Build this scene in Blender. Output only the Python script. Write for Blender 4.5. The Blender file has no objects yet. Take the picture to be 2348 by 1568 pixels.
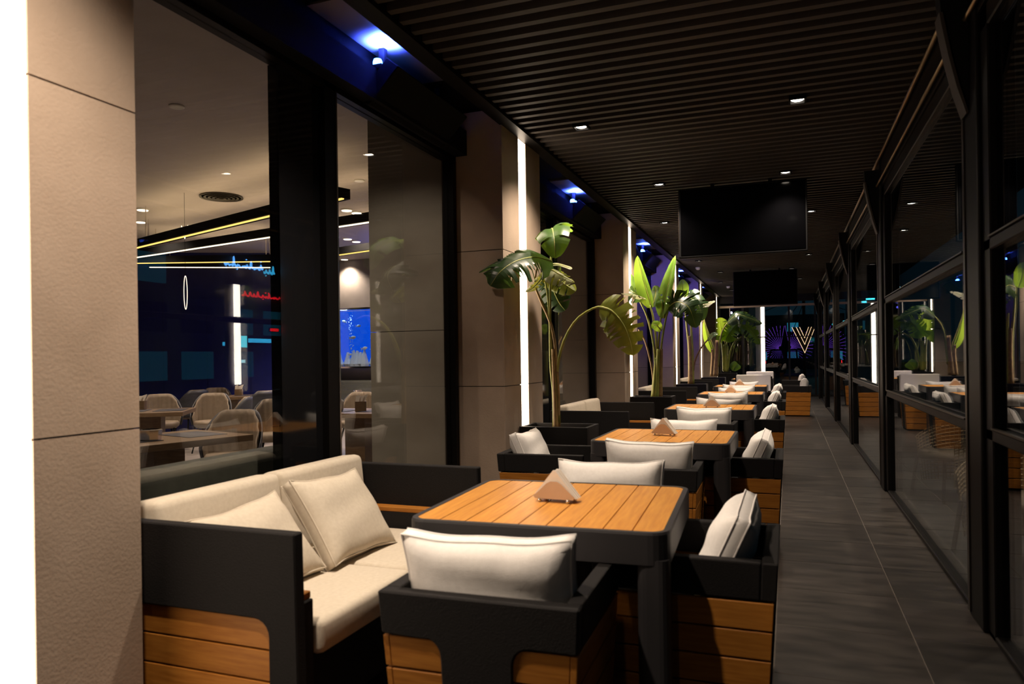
import bpy, bmesh, math, random
from mathutils import Vector, Matrix
random.seed(7)
PI = math.pi
sc = bpy.context.scene
C = sc.collection

# ------------------------------------------------------------------ camera, world, exposure
F, CX, CY, CAMH, ROLL = 1680.0, 1174.0, 784.0, 1.32, 0.0145
UX, UY = 632.53, 37.18                      # corridor vanishing point in the levelled picture
TH = math.atan(UX / F); cR, sR = math.cos(ROLL), math.sin(ROLL)
RT = Vector((math.cos(TH), math.sin(TH), 0)); UPV = Vector((0, 0, 1)); FW = Vector((-math.sin(TH), math.cos(TH), 0))
cam_d = bpy.data.cameras.new('camera'); cam = bpy.data.objects.new('camera', cam_d); C.objects.link(cam)
cr = cR * RT - sR * UPV; cu = sR * RT + cR * UPV; cb = -FW
cam.matrix_world = Matrix(((cr.x, cu.x, cb.x, 0), (cr.y, cu.y, cb.y, 0), (cr.z, cu.z, cb.z, CAMH), (0, 0, 0, 1)))
cam_d.sensor_width = 36; cam_d.sensor_fit = 'HORIZONTAL'; cam_d.lens = F * 36 / 2348
cam_d.shift_y = UY / 2348; cam_d.shift_x = -0.54 / 2348
cam_d.clip_start = 0.05; cam_d.clip_end = 400
cam_d.dof.use_dof = True; cam_d.dof.focus_distance = 11; cam_d.dof.aperture_fstop = 3.5
sc.camera = cam
w = bpy.data.worlds.new('night_sky'); sc.world = w; w.use_nodes = True
bg = w.node_tree.nodes['Background']; bg.inputs[0].default_value = (0.0035, 0.0125, 0.019, 1); bg.inputs[1].default_value = 1.0
sc.view_settings.view_transform = 'Standard'; sc.view_settings.look = 'None'
sc.view_settings.exposure = 0.0; sc.view_settings.gamma = 1.0; sc.view_settings.use_curve_mapping = False
sc.cycles.transparent_max_bounces = 16; sc.cycles.max_bounces = 5; sc.cycles.diffuse_bounces = 3; sc.cycles.glossy_bounces = 3
sc.cycles.sample_clamp_indirect = 4.0
sc.cycles.caustics_reflective = False; sc.cycles.caustics_refractive = False

def at(px, py, Y):
    """world point on the plane y=Y seen at a photograph pixel (to take distances off the photograph)"""
    dx, dy = px - CX, py - CY
    u = cR * dx - sR * dy; v = sR * dx + cR * dy - UY
    d = RT * u + FW * F - UPV * v
    return Vector((0, 0, CAMH)) + d * (Y / d.y)

# ------------------------------------------------------------------ materials
MT = {}
def nd(nt, t, **k):
    n = nt.nodes.new(t)
    for a, b in k.items():
        if a.startswith('i_'): n.inputs[a[2:].replace('_', ' ')].default_value = b
        else: setattr(n, a, b)
    return n
def base_mat(name, col, rough=0.6, metal=0.0, spec=0.5):
    m = bpy.data.materials.new(name); m.use_nodes = True
    p = m.node_tree.nodes['Principled BSDF']
    p.inputs['Base Color'].default_value = (*col, 1); p.inputs['Roughness'].default_value = rough
    p.inputs['Metallic'].default_value = metal; p.inputs['Specular IOR Level'].default_value = spec
    MT[name] = m; return m, m.node_tree, p
def noise_mat(name, c1, c2, scale=8, rough=0.6, stretch=(1, 1, 1), bump=0.0, detail=6, rand=0.0, spec=0.5, metal=0.0, fine=0.0):
    m, nt, p = base_mat(name, c1, rough, metal, spec); L = nt.links.new
    tc = nd(nt, 'ShaderNodeTexCoord'); mp = nd(nt, 'ShaderNodeMapping'); mp.inputs['Scale'].default_value = stretch
    L(tc.outputs['Object'], mp.inputs['Vector'])
    oi = nd(nt, 'ShaderNodeObjectInfo')
    add = nd(nt, 'ShaderNodeVectorMath', operation='ADD'); mul = nd(nt, 'ShaderNodeMath', operation='MULTIPLY'); mul.inputs[1].default_value = 37.0
    L(oi.outputs['Random'], mul.inputs[0]); L(mp.outputs[0], add.inputs[0]); L(mul.outputs[0], add.inputs[1])
    no = nd(nt, 'ShaderNodeTexNoise'); no.inputs['Scale'].default_value = scale; no.inputs['Detail'].default_value = detail
    L(add.outputs[0], no.inputs['Vector'])
    cr_ = nd(nt, 'ShaderNodeValToRGB'); cr_.color_ramp.elements[0].position = 0.3; cr_.color_ramp.elements[1].position = 0.7
    cr_.color_ramp.elements[0].color = (*c1, 1); cr_.color_ramp.elements[1].color = (*c2, 1)
    L(no.outputs['Fac'], cr_.inputs[0])
    out = cr_.outputs[0]
    if rand:
        hv = nd(nt, 'ShaderNodeHueSaturation'); mr = nd(nt, 'ShaderNodeMapRange')
        mr.inputs['To Min'].default_value = 1 - rand; mr.inputs['To Max'].default_value = 1 + rand
        L(oi.outputs['Random'], mr.inputs['Value']); L(mr.outputs[0], hv.inputs['Value']); L(out, hv.inputs['Color']); out = hv.outputs[0]
    L(out, p.inputs['Base Color'])
    if bump:
        bn = nd(nt, 'ShaderNodeBump'); bn.inputs['Strength'].default_value = bump; bn.inputs['Distance'].default_value = 0.01
        src = no.outputs['Fac']
        if fine:
            n2 = nd(nt, 'ShaderNodeTexNoise'); n2.inputs['Scale'].default_value = fine; n2.inputs['Detail'].default_value = 2
            L(add.outputs[0], n2.inputs['Vector']); src = n2.outputs['Fac']
        L(src, bn.inputs['Height']); L(bn.outputs[0], p.inputs['Normal'])
    return m
def emit_mat(name, col, strength):
    m = bpy.data.materials.new(name); m.use_nodes = True; nt = m.node_tree; nt.nodes.clear()
    e = nd(nt, 'ShaderNodeEmission'); e.inputs[0].default_value = (*col, 1); e.inputs[1].default_value = strength
    o = nd(nt, 'ShaderNodeOutputMaterial'); nt.links.new(e.outputs[0], o.inputs[0]); MT[name] = m; return m
def glass_mat(name, tint, f0=0.05, gain=1.0):
    """thin clear pane: Schlick reflection over straight-through transmission"""
    m = bpy.data.materials.new(name); m.use_nodes = True; nt = m.node_tree; nt.nodes.clear(); L = nt.links.new
    lw = nd(nt, 'ShaderNodeLayerWeight'); lw.inputs['Blend'].default_value = 0.5
    pw = nd(nt, 'ShaderNodeMath', operation='POWER'); pw.inputs[1].default_value = 5.0; L(lw.outputs['Facing'], pw.inputs[0])
    ma = nd(nt, 'ShaderNodeMath', operation='MULTIPLY_ADD'); ma.inputs[1].default_value = (1 - f0) * gain; ma.inputs[2].default_value = f0; L(pw.outputs[0], ma.inputs[0])
    tr = nd(nt, 'ShaderNodeBsdfTransparent'); tr.inputs[0].default_value = (*tint, 1)
    gl = nd(nt, 'ShaderNodeBsdfGlossy'); gl.inputs['Roughness'].default_value = 0.0; gl.inputs[0].default_value = (1, 1, 1, 1)
    mx = nd(nt, 'ShaderNodeMixShader'); L(ma.outputs[0], mx.inputs[0]); L(tr.outputs[0], mx.inputs[1]); L(gl.outputs[0], mx.inputs[2])
    o = nd(nt, 'ShaderNodeOutputMaterial'); L(mx.outputs[0], o.inputs[0]); MT[name] = m; return m
def leaf_mat(name, c1, c2, tl):
    m, nt, p = base_mat(name, c1, 0.36); L = nt.links.new
    tc = nd(nt, 'ShaderNodeTexCoord'); wv = nd(nt, 'ShaderNodeTexNoise'); wv.inputs['Scale'].default_value = 9
    L(tc.outputs['Object'], wv.inputs['Vector'])
    cr_ = nd(nt, 'ShaderNodeValToRGB'); cr_.color_ramp.elements[0].color = (*c1, 1); cr_.color_ramp.elements[1].color = (*c2, 1)
    cr_.color_ramp.elements[0].position = .35; cr_.color_ramp.elements[1].position = .65
    L(wv.outputs['Fac'], cr_.inputs[0]); L(cr_.outputs[0], p.inputs['Base Color'])
    t = nd(nt, 'ShaderNodeBsdfTranslucent'); t.inputs[0].default_value = (*tl, 1)
    mx = nd(nt, 'ShaderNodeMixShader'); mx.inputs[0].default_value = 0.4
    L(p.outputs[0], mx.inputs[1]); L(t.outputs[0], mx.inputs[2]); L(mx.outputs[0], nt.nodes['Material Output'].inputs[0]); return m

noise_mat('stone', (.40, .30, .225), (.49, .375, .29), 3.0, .6, bump=.12, rand=.05, fine=90, spec=.3)
noise_mat('joint', (.05, .04, .032), (.06, .05, .04), 10, .9)
noise_mat('grey_stone', (.22, .2, .165), (.33, .31, .26), 1.6, .5, (1, 1, 2.2), bump=.05)
noise_mat('dark_wall_stone', (.2, .18, .17), (.3, .27, .25), 1.5, .5)
noise_mat('black_fabric', (.009, .0077, .0075), (.0125, .0108, .0105), 220, .85, bump=.25, spec=.25)
base_mat('black_metal', (.011, .0098, .0096), .5, spec=.25)
base_mat('post_metal', (.0045, .0038, .0035), .42, spec=.13)
base_mat('table_metal', (.03, .0275, .029), .5, spec=.4)
base_mat('glint_metal', (.55, .48, .4), .22, 1.0)  # pale metal for the light streaks put on the black window frames
base_mat('gold_rail', (.3, .22, .13), .3, .9)
base_mat('rail_metal', (.04, .032, .026), .34, .5)
base_mat('gloss_black', (.008, .008, .009), .06)
base_mat('flat_black', (.005, .005, .0055), .8, spec=.15)
base_mat('screen_black', (.0012, .0012, .0015), .1, spec=.15)
noise_mat('slat_paint', (.045, .0365, .0315), (.052, .043, .037), 30, .6, spec=.3)
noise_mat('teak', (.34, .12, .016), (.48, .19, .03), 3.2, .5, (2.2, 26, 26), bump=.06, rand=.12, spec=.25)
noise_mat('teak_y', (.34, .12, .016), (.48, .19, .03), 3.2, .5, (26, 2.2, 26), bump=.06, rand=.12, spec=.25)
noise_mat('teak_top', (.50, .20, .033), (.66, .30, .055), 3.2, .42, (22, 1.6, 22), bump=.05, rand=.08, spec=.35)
noise_mat('cream_fabric', (.58, .50, .395), (.64, .56, .45), 60, .9, bump=.2, spec=.2, fine=400)
noise_mat('white_fabric', (.80, .755, .715), (.86, .815, .775), 60, .9, bump=.2, spec=.2, fine=400)
noise_mat('floor_stone', (.008, .0062, .0052), (.042, .034, .0285), 3.8, .40, (1.0, 3.5, 1), bump=.05, rand=.3, spec=.4)
noise_mat('grout', (.085, .07, .056), (.105, .088, .072), 20, .9)
noise_mat('soil', (.05, .035, .025), (.09, .065, .045), 30, .95, bump=.4)
noise_mat('paving', (.02, .018, .016), (.04, .035, .032), 2, .8)
noise_mat('facade', (.02, .03, .038), (.035, .05, .06), .6, .8)
noise_mat('plaster', (.54, .485, .49), (.58, .525, .53), 3, .85)
noise_mat('int_floor', (.2, .175, .16), (.27, .24, .22), 4, .35)
noise_mat('tan_leather', (.17, .13, .09), (.21, .16, .115), 20, .65)
noise_mat('dark_leather', (.024, .024, .03), (.035, .034, .042), 20, .5)
noise_mat('table_wood', (.13, .08, .04), (.19, .12, .065), 4, .45, (3, 20, 20))
noise_mat('slate_cloth', (.03, .03, .042), (.045, .045, .06), 12, .6)
noise_mat('banquette', (.11, .115, .1), (.14, .145, .125), 20, .8)
noise_mat('paper', (.82, .76, .68), (.88, .82, .74), 30, .9)
noise_mat('holder_wood', (.55, .38, .25), (.62, .44, .3), 12, .5)
base_mat('chrome', (.8, .76, .7), .15, 1.0)
base_mat('navy_gloss', (.02, .026, .15), .12)
base_mat('ceramic', (.8, .78, .75), .3)
base_mat('rattan', (.36, .26, .15), .6)
base_mat('car_paint', (.006, .006, .008), .15)
base_mat('tyre', (.01, .01, .01), .9)
noise_mat('stem_green', (.16, .22, .03), (.34, .30, .06), 6, .5, (6, 6, 1.5))
noise_mat('stem_brown', (.16, .09, .03), (.3, .19, .06), 8, .6, (6, 6, 2))
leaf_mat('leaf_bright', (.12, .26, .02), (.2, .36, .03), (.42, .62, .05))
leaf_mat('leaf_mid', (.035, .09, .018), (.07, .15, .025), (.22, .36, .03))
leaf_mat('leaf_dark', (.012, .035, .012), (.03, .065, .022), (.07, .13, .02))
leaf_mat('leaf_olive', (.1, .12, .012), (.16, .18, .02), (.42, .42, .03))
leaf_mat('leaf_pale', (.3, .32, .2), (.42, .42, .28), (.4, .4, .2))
glass_mat('clear_glass', (.80, .80, .78), .055)
glass_mat('street_glass', (.80, .84, .86), .055)
glass_mat('tank_glass', (.9, .95, 1), .04)
emit_mat('led_warm', (1, .80, .60), 9.0)
emit_mat('lamp_white', (1, .86, .70), 25.0)
emit_mat('lamp_dim', (1, .8, .62), 6.0)
emit_mat('column_led', (1, .84, .7), 22.0)
emit_mat('led_yellow', (1, .62, .16), 2.6)
emit_mat('led_cream', (1, .8, .55), 4.0)
emit_mat('blue_lamp', (.05, .16, 1), 22.0)
emit_mat('neon_cyan', (.04, .42, .75), 10)
emit_mat('neon_teal', (.05, .6, .75), 12)
emit_mat('neon_white', (.45, .85, 1), 9.0)
emit_mat('neon_red', (.8, .01, .015), 9)
emit_mat('neon_blue', (.12, .42, 1), 16.0)
emit_mat('neon_purple', (.2, .06, .6), .9)
emit_mat('neon_orange', (1, .6, .32), 3.2)
emit_mat('water_glow', (.004, .11, 1), 1.25)
emit_mat('bubble_glow', (.25, .55, 1), 1.2)
emit_mat('window_glow', (.02, .2, .3), .9)

# ------------------------------------------------------------------ mesh helpers
class MB:
    def __init__(s): s.v = []; s.f = []
    def add(s, vs, fs):
        o = len(s.v); s.v += [tuple(v) for v in vs]; s.f += [tuple(i + o for i in f) for f in fs]; return s
    def box(s, x0, x1, y0, y1, z0, z1):
        return s.add([(x0, y0, z0), (x1, y0, z0), (x1, y1, z0), (x0, y1, z0), (x0, y0, z1), (x1, y0, z1), (x1, y1, z1), (x0, y1, z1)],
                     [(0, 3, 2, 1), (4, 5, 6, 7), (0, 1, 5, 4), (1, 2, 6, 5), (2, 3, 7, 6), (3, 0, 4, 7)])
    def prism(s, poly, a, b, ax='y'):
        """polygon in the two other axes, extruded along ax from a to b"""
        n = len(poly)
        def P(p, q): return {'y': (p[0], q, p[1]), 'x': (q, p[0], p[1]), 'z': (p[0], p[1], q)}[ax]
        vs = [P(p, a) for p in poly] + [P(p, b) for p in poly]
        fs = [tuple(range(n)), tuple(reversed(range(n, 2 * n)))] + [(i, i + n, (i + 1) % n + n, (i + 1) % n) for i in range(n)]
        return s.add(vs, fs)
    def tube(s, pts, rad, n=8, closed=False, caps=True):
        pts = [Vector(p) for p in pts]; m = len(pts); rs = rad if isinstance(rad, (list, tuple)) else [rad] * m
        o = len(s.v); prev = None
        for i, p in enumerate(pts):
            if closed: t = pts[(i + 1) % m] - pts[i - 1]
            else: t = pts[min(i + 1, m - 1)] - pts[max(i - 1, 0)]
            t.normalize()
            if prev is None:
                a = Vector((0, 0, 1)) if abs(t.z) < .9 else Vector((1, 0, 0)); a = (a - t * a.dot(t)).normalized()
            else:
                a = prev - t * prev.dot(t); a = a.normalized() if a.length > 1e-6 else t.orthogonal().normalized()
            prev = a; b = t.cross(a)
            for k in range(n):
                g = 2 * PI * k / n; s.v.append(tuple(p + (a * math.cos(g) + b * math.sin(g)) * rs[i]))
        for i in range(m if closed else m - 1):
            j = (i + 1) % m
            for k in range(n):
                l = (k + 1) % n; s.f.append((o + i * n + k, o + j * n + k, o + j * n + l, o + i * n + l))
        if caps and not closed:
            s.f.append(tuple(o + k for k in reversed(range(n)))); s.f.append(tuple(o + (m - 1) * n + k for k in range(n)))
        return s
    def lathe(s, prof, n=16, c=(0, 0, 0)):
        o = len(s.v)
        for r, z in prof:
            for k in range(n): g = 2 * PI * k / n; s.v.append((c[0] + r * math.cos(g), c[1] + r * math.sin(g), c[2] + z))
        for i in range(len(prof) - 1):
            for k in range(n):
                l = (k + 1) % n; s.f.append((o + i * n + k, o + i * n + l, o + (i + 1) * n + l, o + (i + 1) * n + k))
        s.f.append(tuple(o + k for k in reversed(range(n)))); s.f.append(tuple(o + (len(prof) - 1) * n + k for k in range(n)))
        return s
    def map(s, fn): s.v = [tuple(fn(*v)) for v in s.v]; return s
    def data(s, name, mat, smooth=False, bevel=0.0, seg=2):
        me = bpy.data.meshes.new(name); me.from_pydata(s.v, [], s.f)
        bm = bmesh.new(); bm.from_mesh(me)
        bmesh.ops.recalc_face_normals(bm, faces=bm.faces)
        if bevel:
            ed = [e for e in bm.edges if len(e.link_faces) == 2 and e.calc_face_angle(0) > .5]
            bmesh.ops.bevel(bm, geom=ed, offset=bevel, segments=seg, affect='EDGES', profile=.5, clamp_overlap=True)
        bm.to_mesh(me); bm.free()
        if smooth:
            for p in me.polygons: p.use_smooth = True
        me.materials.append(MT[mat]); return me
    def ob(s, name, mat, parent=None, loc=(0, 0, 0), rot=(0, 0, 0), smooth=False, bevel=0.0, seg=2):
        return link(name, s.data(name, mat, smooth, bevel, seg), parent, loc, rot)
def link(name, me, parent=None, loc=(0, 0, 0), rot=(0, 0, 0)):
    o = bpy.data.objects.new(name, me); C.objects.link(o); o.location = loc; o.rotation_euler = rot
    if parent is not None: o.parent = parent
    return o
def cube(name, mat, x0, x1, y0, y1, z0, z1, parent=None, bevel=0.0): return MB().box(x0, x1, y0, y1, z0, z1).ob(name, mat, parent, bevel=bevel)
SEEN = {}
def tag(o, label, cat, group=None):
    assert 4 <= len(label.split()) <= 16, label
    assert label not in SEEN or group, label
    SEEN[label] = 1; o['label'] = label; o['category'] = cat
    if group: o['group'] = group
    return o
def thing(name, label, cat, loc=(0, 0, 0), rz=0.0, group=None):
    o = bpy.data.objects.new(name, None); C.objects.link(o); o.location = loc; o.rotation_euler = (0, 0, rz); o.empty_display_size = .1
    return tag(o, label, cat, group)
def struct(o): o['kind'] = 'structure'; return o
def copy_tree(o, parent=None):
    c = o.copy(); C.objects.link(c); c.parent = parent
    for k in list(o.children): copy_tree(k, c)
    return c
def smooth_path(pts, n):
    pts = [Vector(p) for p in pts]; q = [2 * pts[0] - pts[1]] + pts + [2 * pts[-1] - pts[-2]]; out = []
    m = len(pts) - 1
    for i in range(n + 1):
        t = i / n * m; k = min(int(t), m - 1); t -= k; a, b, c, d = q[k:k + 4]
        out.append(.5 * ((2 * b) + (c - a) * t + (2 * a - 5 * b + 4 * c - d) * t * t + (3 * b - a - 3 * c + d) * t ** 3))
    return out
def light(name, kind, loc, power, col, size=.05, rot=(0, 0, 0), spot=None, blend=.6, parent=None):
    d = bpy.data.lights.new(name, kind); d.energy = power; d.color = col
    if kind == 'SPOT': d.spot_size = spot; d.spot_blend = blend; d.shadow_soft_size = size
    elif kind == 'POINT': d.shadow_soft_size = size
    o = bpy.data.objects.new(name, d); C.objects.link(o); o.location = loc; o.rotation_euler = rot
    if parent is not None: o.parent = parent
    return o
ORD = ['nearest', 'second', 'third', 'fourth', 'fifth', 'sixth', 'seventh', 'eighth', 'ninth', 'tenth', 'eleventh', 'twelfth']
# ------------------------------------------------------------------ the shell of the terrace
XF, XG, XW, YE, ZC = -2.10, -2.55, 0.88, 24.6, 3.20
PC = [1.44, 5.88, 10.42, 14.97, 19.5, 24.05]
floor = struct(cube('floor', 'grout', XG - .06, 1.0, -3, YE + .2, -.05, -.0012))
xs = [XG - .05, -2.474, -1.874, -1.274, -.674, -.074, .526, .985]
tm = {}
for i in range(len(xs) - 1):
    wd = round(xs[i + 1] - xs[i] - .006, 4)
    tm[i] = MB().box(-wd / 2, wd / 2, -.2945, .2945, -.012, 0).data('floor_tile', 'floor_stone')
    if i == 0: continue
    for j in range(-7, 35):
        yc = 3.82 + .595 * j + .2975
        if yc < YE: link('floor_tile', tm[i], floor, ((xs[i] + xs[i + 1]) / 2, yc, 0))
ceiling = struct(cube('ceiling', 'flat_black', XG - .12, 1.05, -3, YE, 3.34, 3.42))
sm = MB().prism([(-1.44, 0), (1.44, 0), (1.44, .06), (-1.44, .06)], -.024, .024, 'y').data('slat', 'slat_paint')
j = 0
while -2.9 + .136 * j < YE - .1:
    link('slat', sm, ceiling, (-.56, -2.9 + .136 * j, ZC)); j += 1
struct(cube('trim_1', 'post_metal', -2.115, -2.0, -3, YE, 3.17, 3.34)).__setitem__('label', 'black soffit board along the pillar tops')
struct(cube('wall_back', 'flat_black', -2.7, 1.05, -3.1, -3.0, 0, 3.4))
struct(cube('wall_header', 'flat_black', XG - .1, XG + .03, -3, YE, 2.99, 3.34))
struct(cube('trim_2', 'flat_black', XG + .03, -2.40, -3, YE, 2.957, 3.157))

def pillar(c, label):
    t = thing('pillar', label, 'pillar', (XF, c, 0))
    cube('core', 'joint', -.52, -.012, -.462, .462, 0, 3.3, t)
    tiers = [(0, 1.095), (1.101, 2.182), (2.188, 3.3)]
    for z0, z1 in tiers:
        cube('stone_panel', 'stone', -.012, 0, -.474, -.093, z0, z1, t); cube('stone_panel', 'stone', -.012, 0, .093, .474, z0, z1, t)
        for s in (-1, 1):
            a, b = sorted((s * .462, s * .474)); cube('stone_panel', 'stone', -.50, -.0125, a, b, z0, z1, t)
    cube('led_strip', 'led_warm', -.012, -.003, -.088, .088, .02, 3.165, t)
    for z0, z1 in ((0, 1.555), (1.561, 3.39)):
        cube('inner_stone_panel', 'grey_stone', -1.22, -.521, -.474, .474, z0, z1, t)
    return t
PL = ['beige stone pillar filling the left edge of the picture with blown-out light strip', 'beige stone pillar with light strip behind the tattered banana plant',
      'beige stone pillar with light strip between the two tall green plants', 'fourth lit pillar along the left side, washed in blue light',
      'narrow lit stone pillar before the last one on the left', 'last lit stone pillar of the row beside the end window']
for c, l in zip(PC, PL): pillar(c, l)

def bay(n, a, b, label):
    f = MB()
    p1, p2 = a + 1.69, a + 1.81
    for y0, y1 in ((a, a + .05), (p1, p2), (b - .06, b)): f.box(XG - .05, XG + .05, y0, y1, 0, 2.99)
    f.box(XG - .05, XG + .05, a, b, 2.92, 2.99); f.box(XG - .05, XG + .05, a, b, 0, .08)
    o = struct(f.ob('window_%d' % n, 'post_metal')); o['label'] = label
    cube('pane', 'clear_glass', XG - .006, XG + .006, a + .05, a + 1.33, .08, 2.92, o)
    cube('pane', 'clear_glass', XG - .006, XG + .006, p2, b - .06, .08, 2.92, o)
    cube('stile_panel', 'gloss_black', XG - .06, XG + .006, a + 1.33, p1, .08, 2.92, o)
    cube('glint_strip', 'glint_metal', XG + .05, XG + .056, p2 - .014, p2, .08, 2.92, o)  # light streaks on the frame edges, put in as pale metal strips
    cube('glint_strip', 'glint_metal', XG + .05, XG + .056, b - .016, b, .08, 2.92, o)
for k in range(5): bay(k + 1, PC[k] + .475, PC[k + 1] - .475, '%s black framed restaurant window on the left side' % ORD[k])
bay(6, -2.9, PC[0] - .475, 'restaurant window behind the nearest pillar')

# right-hand glass wall
POST = [.28, 4.13, 7.93, 11.8, 15.65, 19.55, 23.4]
def wall_bay(n, a, b):
    f = MB()
    for z0, z1 in ((0, .03), (.91, .965), (1.78, 1.835), (2.80, 2.9)): f.box(XW - .02, XW + .05, a, b, z0, z1)
    f.box(XW - .02, XW + .05, a, a + .12, 0, 2.9).box(XW - .02, XW + .05, b - .12, b, 0, 2.9)
    o = struct(f.ob('window_%d' % n, 'post_metal', bevel=.006, seg=1)); o['label'] = 'street-side glass bay with three stacked panes, %s along' % ORD[n - 7]
    for z0, z1 in ((.03, .91), (.965, 1.78), (1.835, 2.80)): cube('pane', 'street_glass', XW + .01, XW + .02, a + .12, b - .12, z0, z1, o)
    for z in (.966, 1.836): cube('bead', 'rail_metal', XW - .028, XW - .01, a + .12, b - .12, z, z + .008, o)
ed = [-3.0] + POST + [YE]
for k in range(len(ed) - 1): wall_bay(7 + k, ed[k] + .15, ed[k + 1] - .15)
PW = ['post just out of the frame beside the camera', 'thick black steel post nearest on the right glass wall', 'black steel post second along the right glass wall', 'black steel post third along the right glass wall',
      'black steel post fourth along the right glass wall', 'black steel post fifth along the right glass wall', 'black steel post last along the right glass wall']
for y, l in zip(POST, PW):
    t = thing('steel_post', l, 'post', (XW, y, 0))
    cube('shaft', 'post_metal', -.04, .12, -.145, .145, 0, 3.19, t, bevel=.01)
    cube('edge_trim', 'rail_metal', -.046, -.04, .10, .14, .02, 2.8, t)
    MB().prism([(-.04, 3.1), (-.16, 3.1), (-.15, 2.95), (-.12, 2.78), (-.085, 2.62), (-.05, 2.5), (-.04, 2.5)], .0, .10, 'y').ob('knee_bracket', 'flat_black', t)
    MB().prism([(-.162, 2.99), (-.155, 2.94), (-.125, 2.77), (-.09, 2.61), (-.052, 2.48), (-.042, 2.485), (-.078, 2.62), (-.112, 2.78), (-.14, 2.95), (-.147, 2.99)], -.01, .11, 'y').ob('bracket_band', 'slat_paint', t)
tb = MB().box(XW - .03, 1.05, -3, YE, 2.9, 3.34).ob('trim_3', 'post_metal'); struct(tb); tb['label'] = 'black beam along the top of the right glass wall'
for z, s in ((3.16, .016), (2.94, .012)):
    MB().tube([(XW - .05, -3, z), (XW - .05, YE, z)], s, 8).ob('guide_rail', 'gold_rail', tb, smooth=True)

# end wall
ewf = MB()
for z0, z1 in ((0, .06), (2.98, 3.34)): ewf.box(-2.1, XW, YE - .03, YE + .05, z0, z1)
for x in (-2.08, -1.35, .04, .8): ewf.box(x - .03, x + .03, YE - .02, YE + .04, 0, 3.0)
ew = struct(ewf.ob('window_15', 'black_metal')); ew['label'] = 'glazed end wall of the terrace facing the street'
for x0, x1 in ((-2.05, -1.38), (-1.32, .01), (.07, .77)): cube('pane', 'street_glass', x0, x1, YE, YE + .01, .06, 2.98, ew)
cube('head_rail', 'stone', -2.08, .83, YE - .045, YE - .02, 2.83, 2.90, ew)
cube('handrail', 'rail_metal', -2.0, .8, YE + .06, YE + .1, 1.86, 1.89, ew)
t = thing('pillar', 'bright white lit column standing outside the end window', 'pillar', (-.86, 26.0, 0))
cube('shaft', 'plaster', -.15, .15, 0, .3, 0, 3.1, t); cube('led_strip', 'led_warm', .02, .13, -.01, 0, .3, 3.05, t)

# recess lamps above the restaurant windows: tilted black heater panel with blue lamps over it
BL = ['first', 'second', 'third', 'fourth', 'fifth']
for k in range(5):
    y0 = 4.02 + [0, 4.5, 9.03, 13.55, 18.1][k]
    t = thing('heater_panel', '%s tilted black panel hung above the restaurant windows, counted from the camera' % BL[k], 'heater', (0, y0, 0))
    MB().prism([(-2.555, 2.975), (-2.325, 3.215), (-2.24, 3.145), (-2.455, 2.93)], 0, 1.05).ob('housing', 'flat_black', t, bevel=.006, seg=1)
    cube('hanger', 'black_metal', -2.44, -2.40, .1, .14, 3.05, 3.34, t); cube('hanger', 'black_metal', -2.44, -2.40, .9, .94, 3.05, 3.34, t)
    cube('glow_board', 'dark_wall_stone', -2.515, -2.118, -.55, .75, 3.325, 3.339, t)  # paler board added under the black ceiling so the blue glow shows
    l = thing('blue_lamp', '%s blue lamp glowing in the ceiling recess, counted from the camera' % BL[k], 'lamp', (-2.415, y0 + .09, 3.185))
    cube('fitting', 'flat_black', -.05, .05, -.085, .085, -.03, .0, l)
    for dx, dy in ((0, -.045), (.0, .045)): MB().lathe([(.03, .0), (.03, .03), (.024, .045), (.01, .05)], 14).ob('bulb', 'blue_lamp', l, (dx, dy, 0), smooth=True)
    light('blue_glow', 'SPOT', (.05, -.06, .055), [300, 280, 240, 190, 120][k], (.04, .08, 1), .05, (PI, 0, 0), math.radians(128), .8, l)
    if k in (2, 3): light('blue_wash', 'SPOT', (.235, .0, -.12), 48, (.16, .14, 1), .05, (math.radians(62), 0, math.radians(8)), math.radians(100), .8, l)

# downlights in the slatted ceiling
DL = [(-1.45, 1.25, 1.4), (-1.56, 3.08, 1.4), (-1.55, 5.79, 1), (-1.29, 8.05, 1), (-1.6, 10.39, 1), (-1.5, 12.6, 1), (-1.63, 14.87, 1), (-1.4, 17.1, 1), (-1.6, 19.5, 1), (-1.5, 22, 1),
      (.09, 5.81, .8), (0, 8.06, .8), (.31, 10.38, 1), (.1, 12.6, 1), (.39, 14.87, 1), (.1, 17.1, 1), (.3, 19.5, 1), (.2, 22, 1), (-.5, -.6, .25)]
for i, (x, y, pw) in enumerate(DL):
    side = 'left' if x < -.8 else 'right'
    t = thing('downlight', '%s of the small square downlights in the %s row of the slatted ceiling' % (ORD[i] if i < 10 else ORD[i - 10] if i < 18 else 'hindmost', side if i < 18 else 'middle'), 'downlight', (x, y, ZC))
    fr = MB()
    for a, b, c, d in ((-.06, .06, -.06, -.048), (-.06, .06, .048, .06), (-.06, -.048, -.048, .048), (.048, .06, -.048, .048)): fr.box(a, b, c, d, -.018, .04)
    fr.ob('frame', 'flat_black', t)
    MB().lathe([(.047, .03), (.047, .026), (.044, -.004), (.036, -.008)], 18).ob('lens', 'lamp_white', t)
    light('beam', 'SPOT', (0, 0, -.03), 190 * pw, (1, .83, .66), .04, (0, 0, 0), math.radians(112), .9, t)

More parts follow.
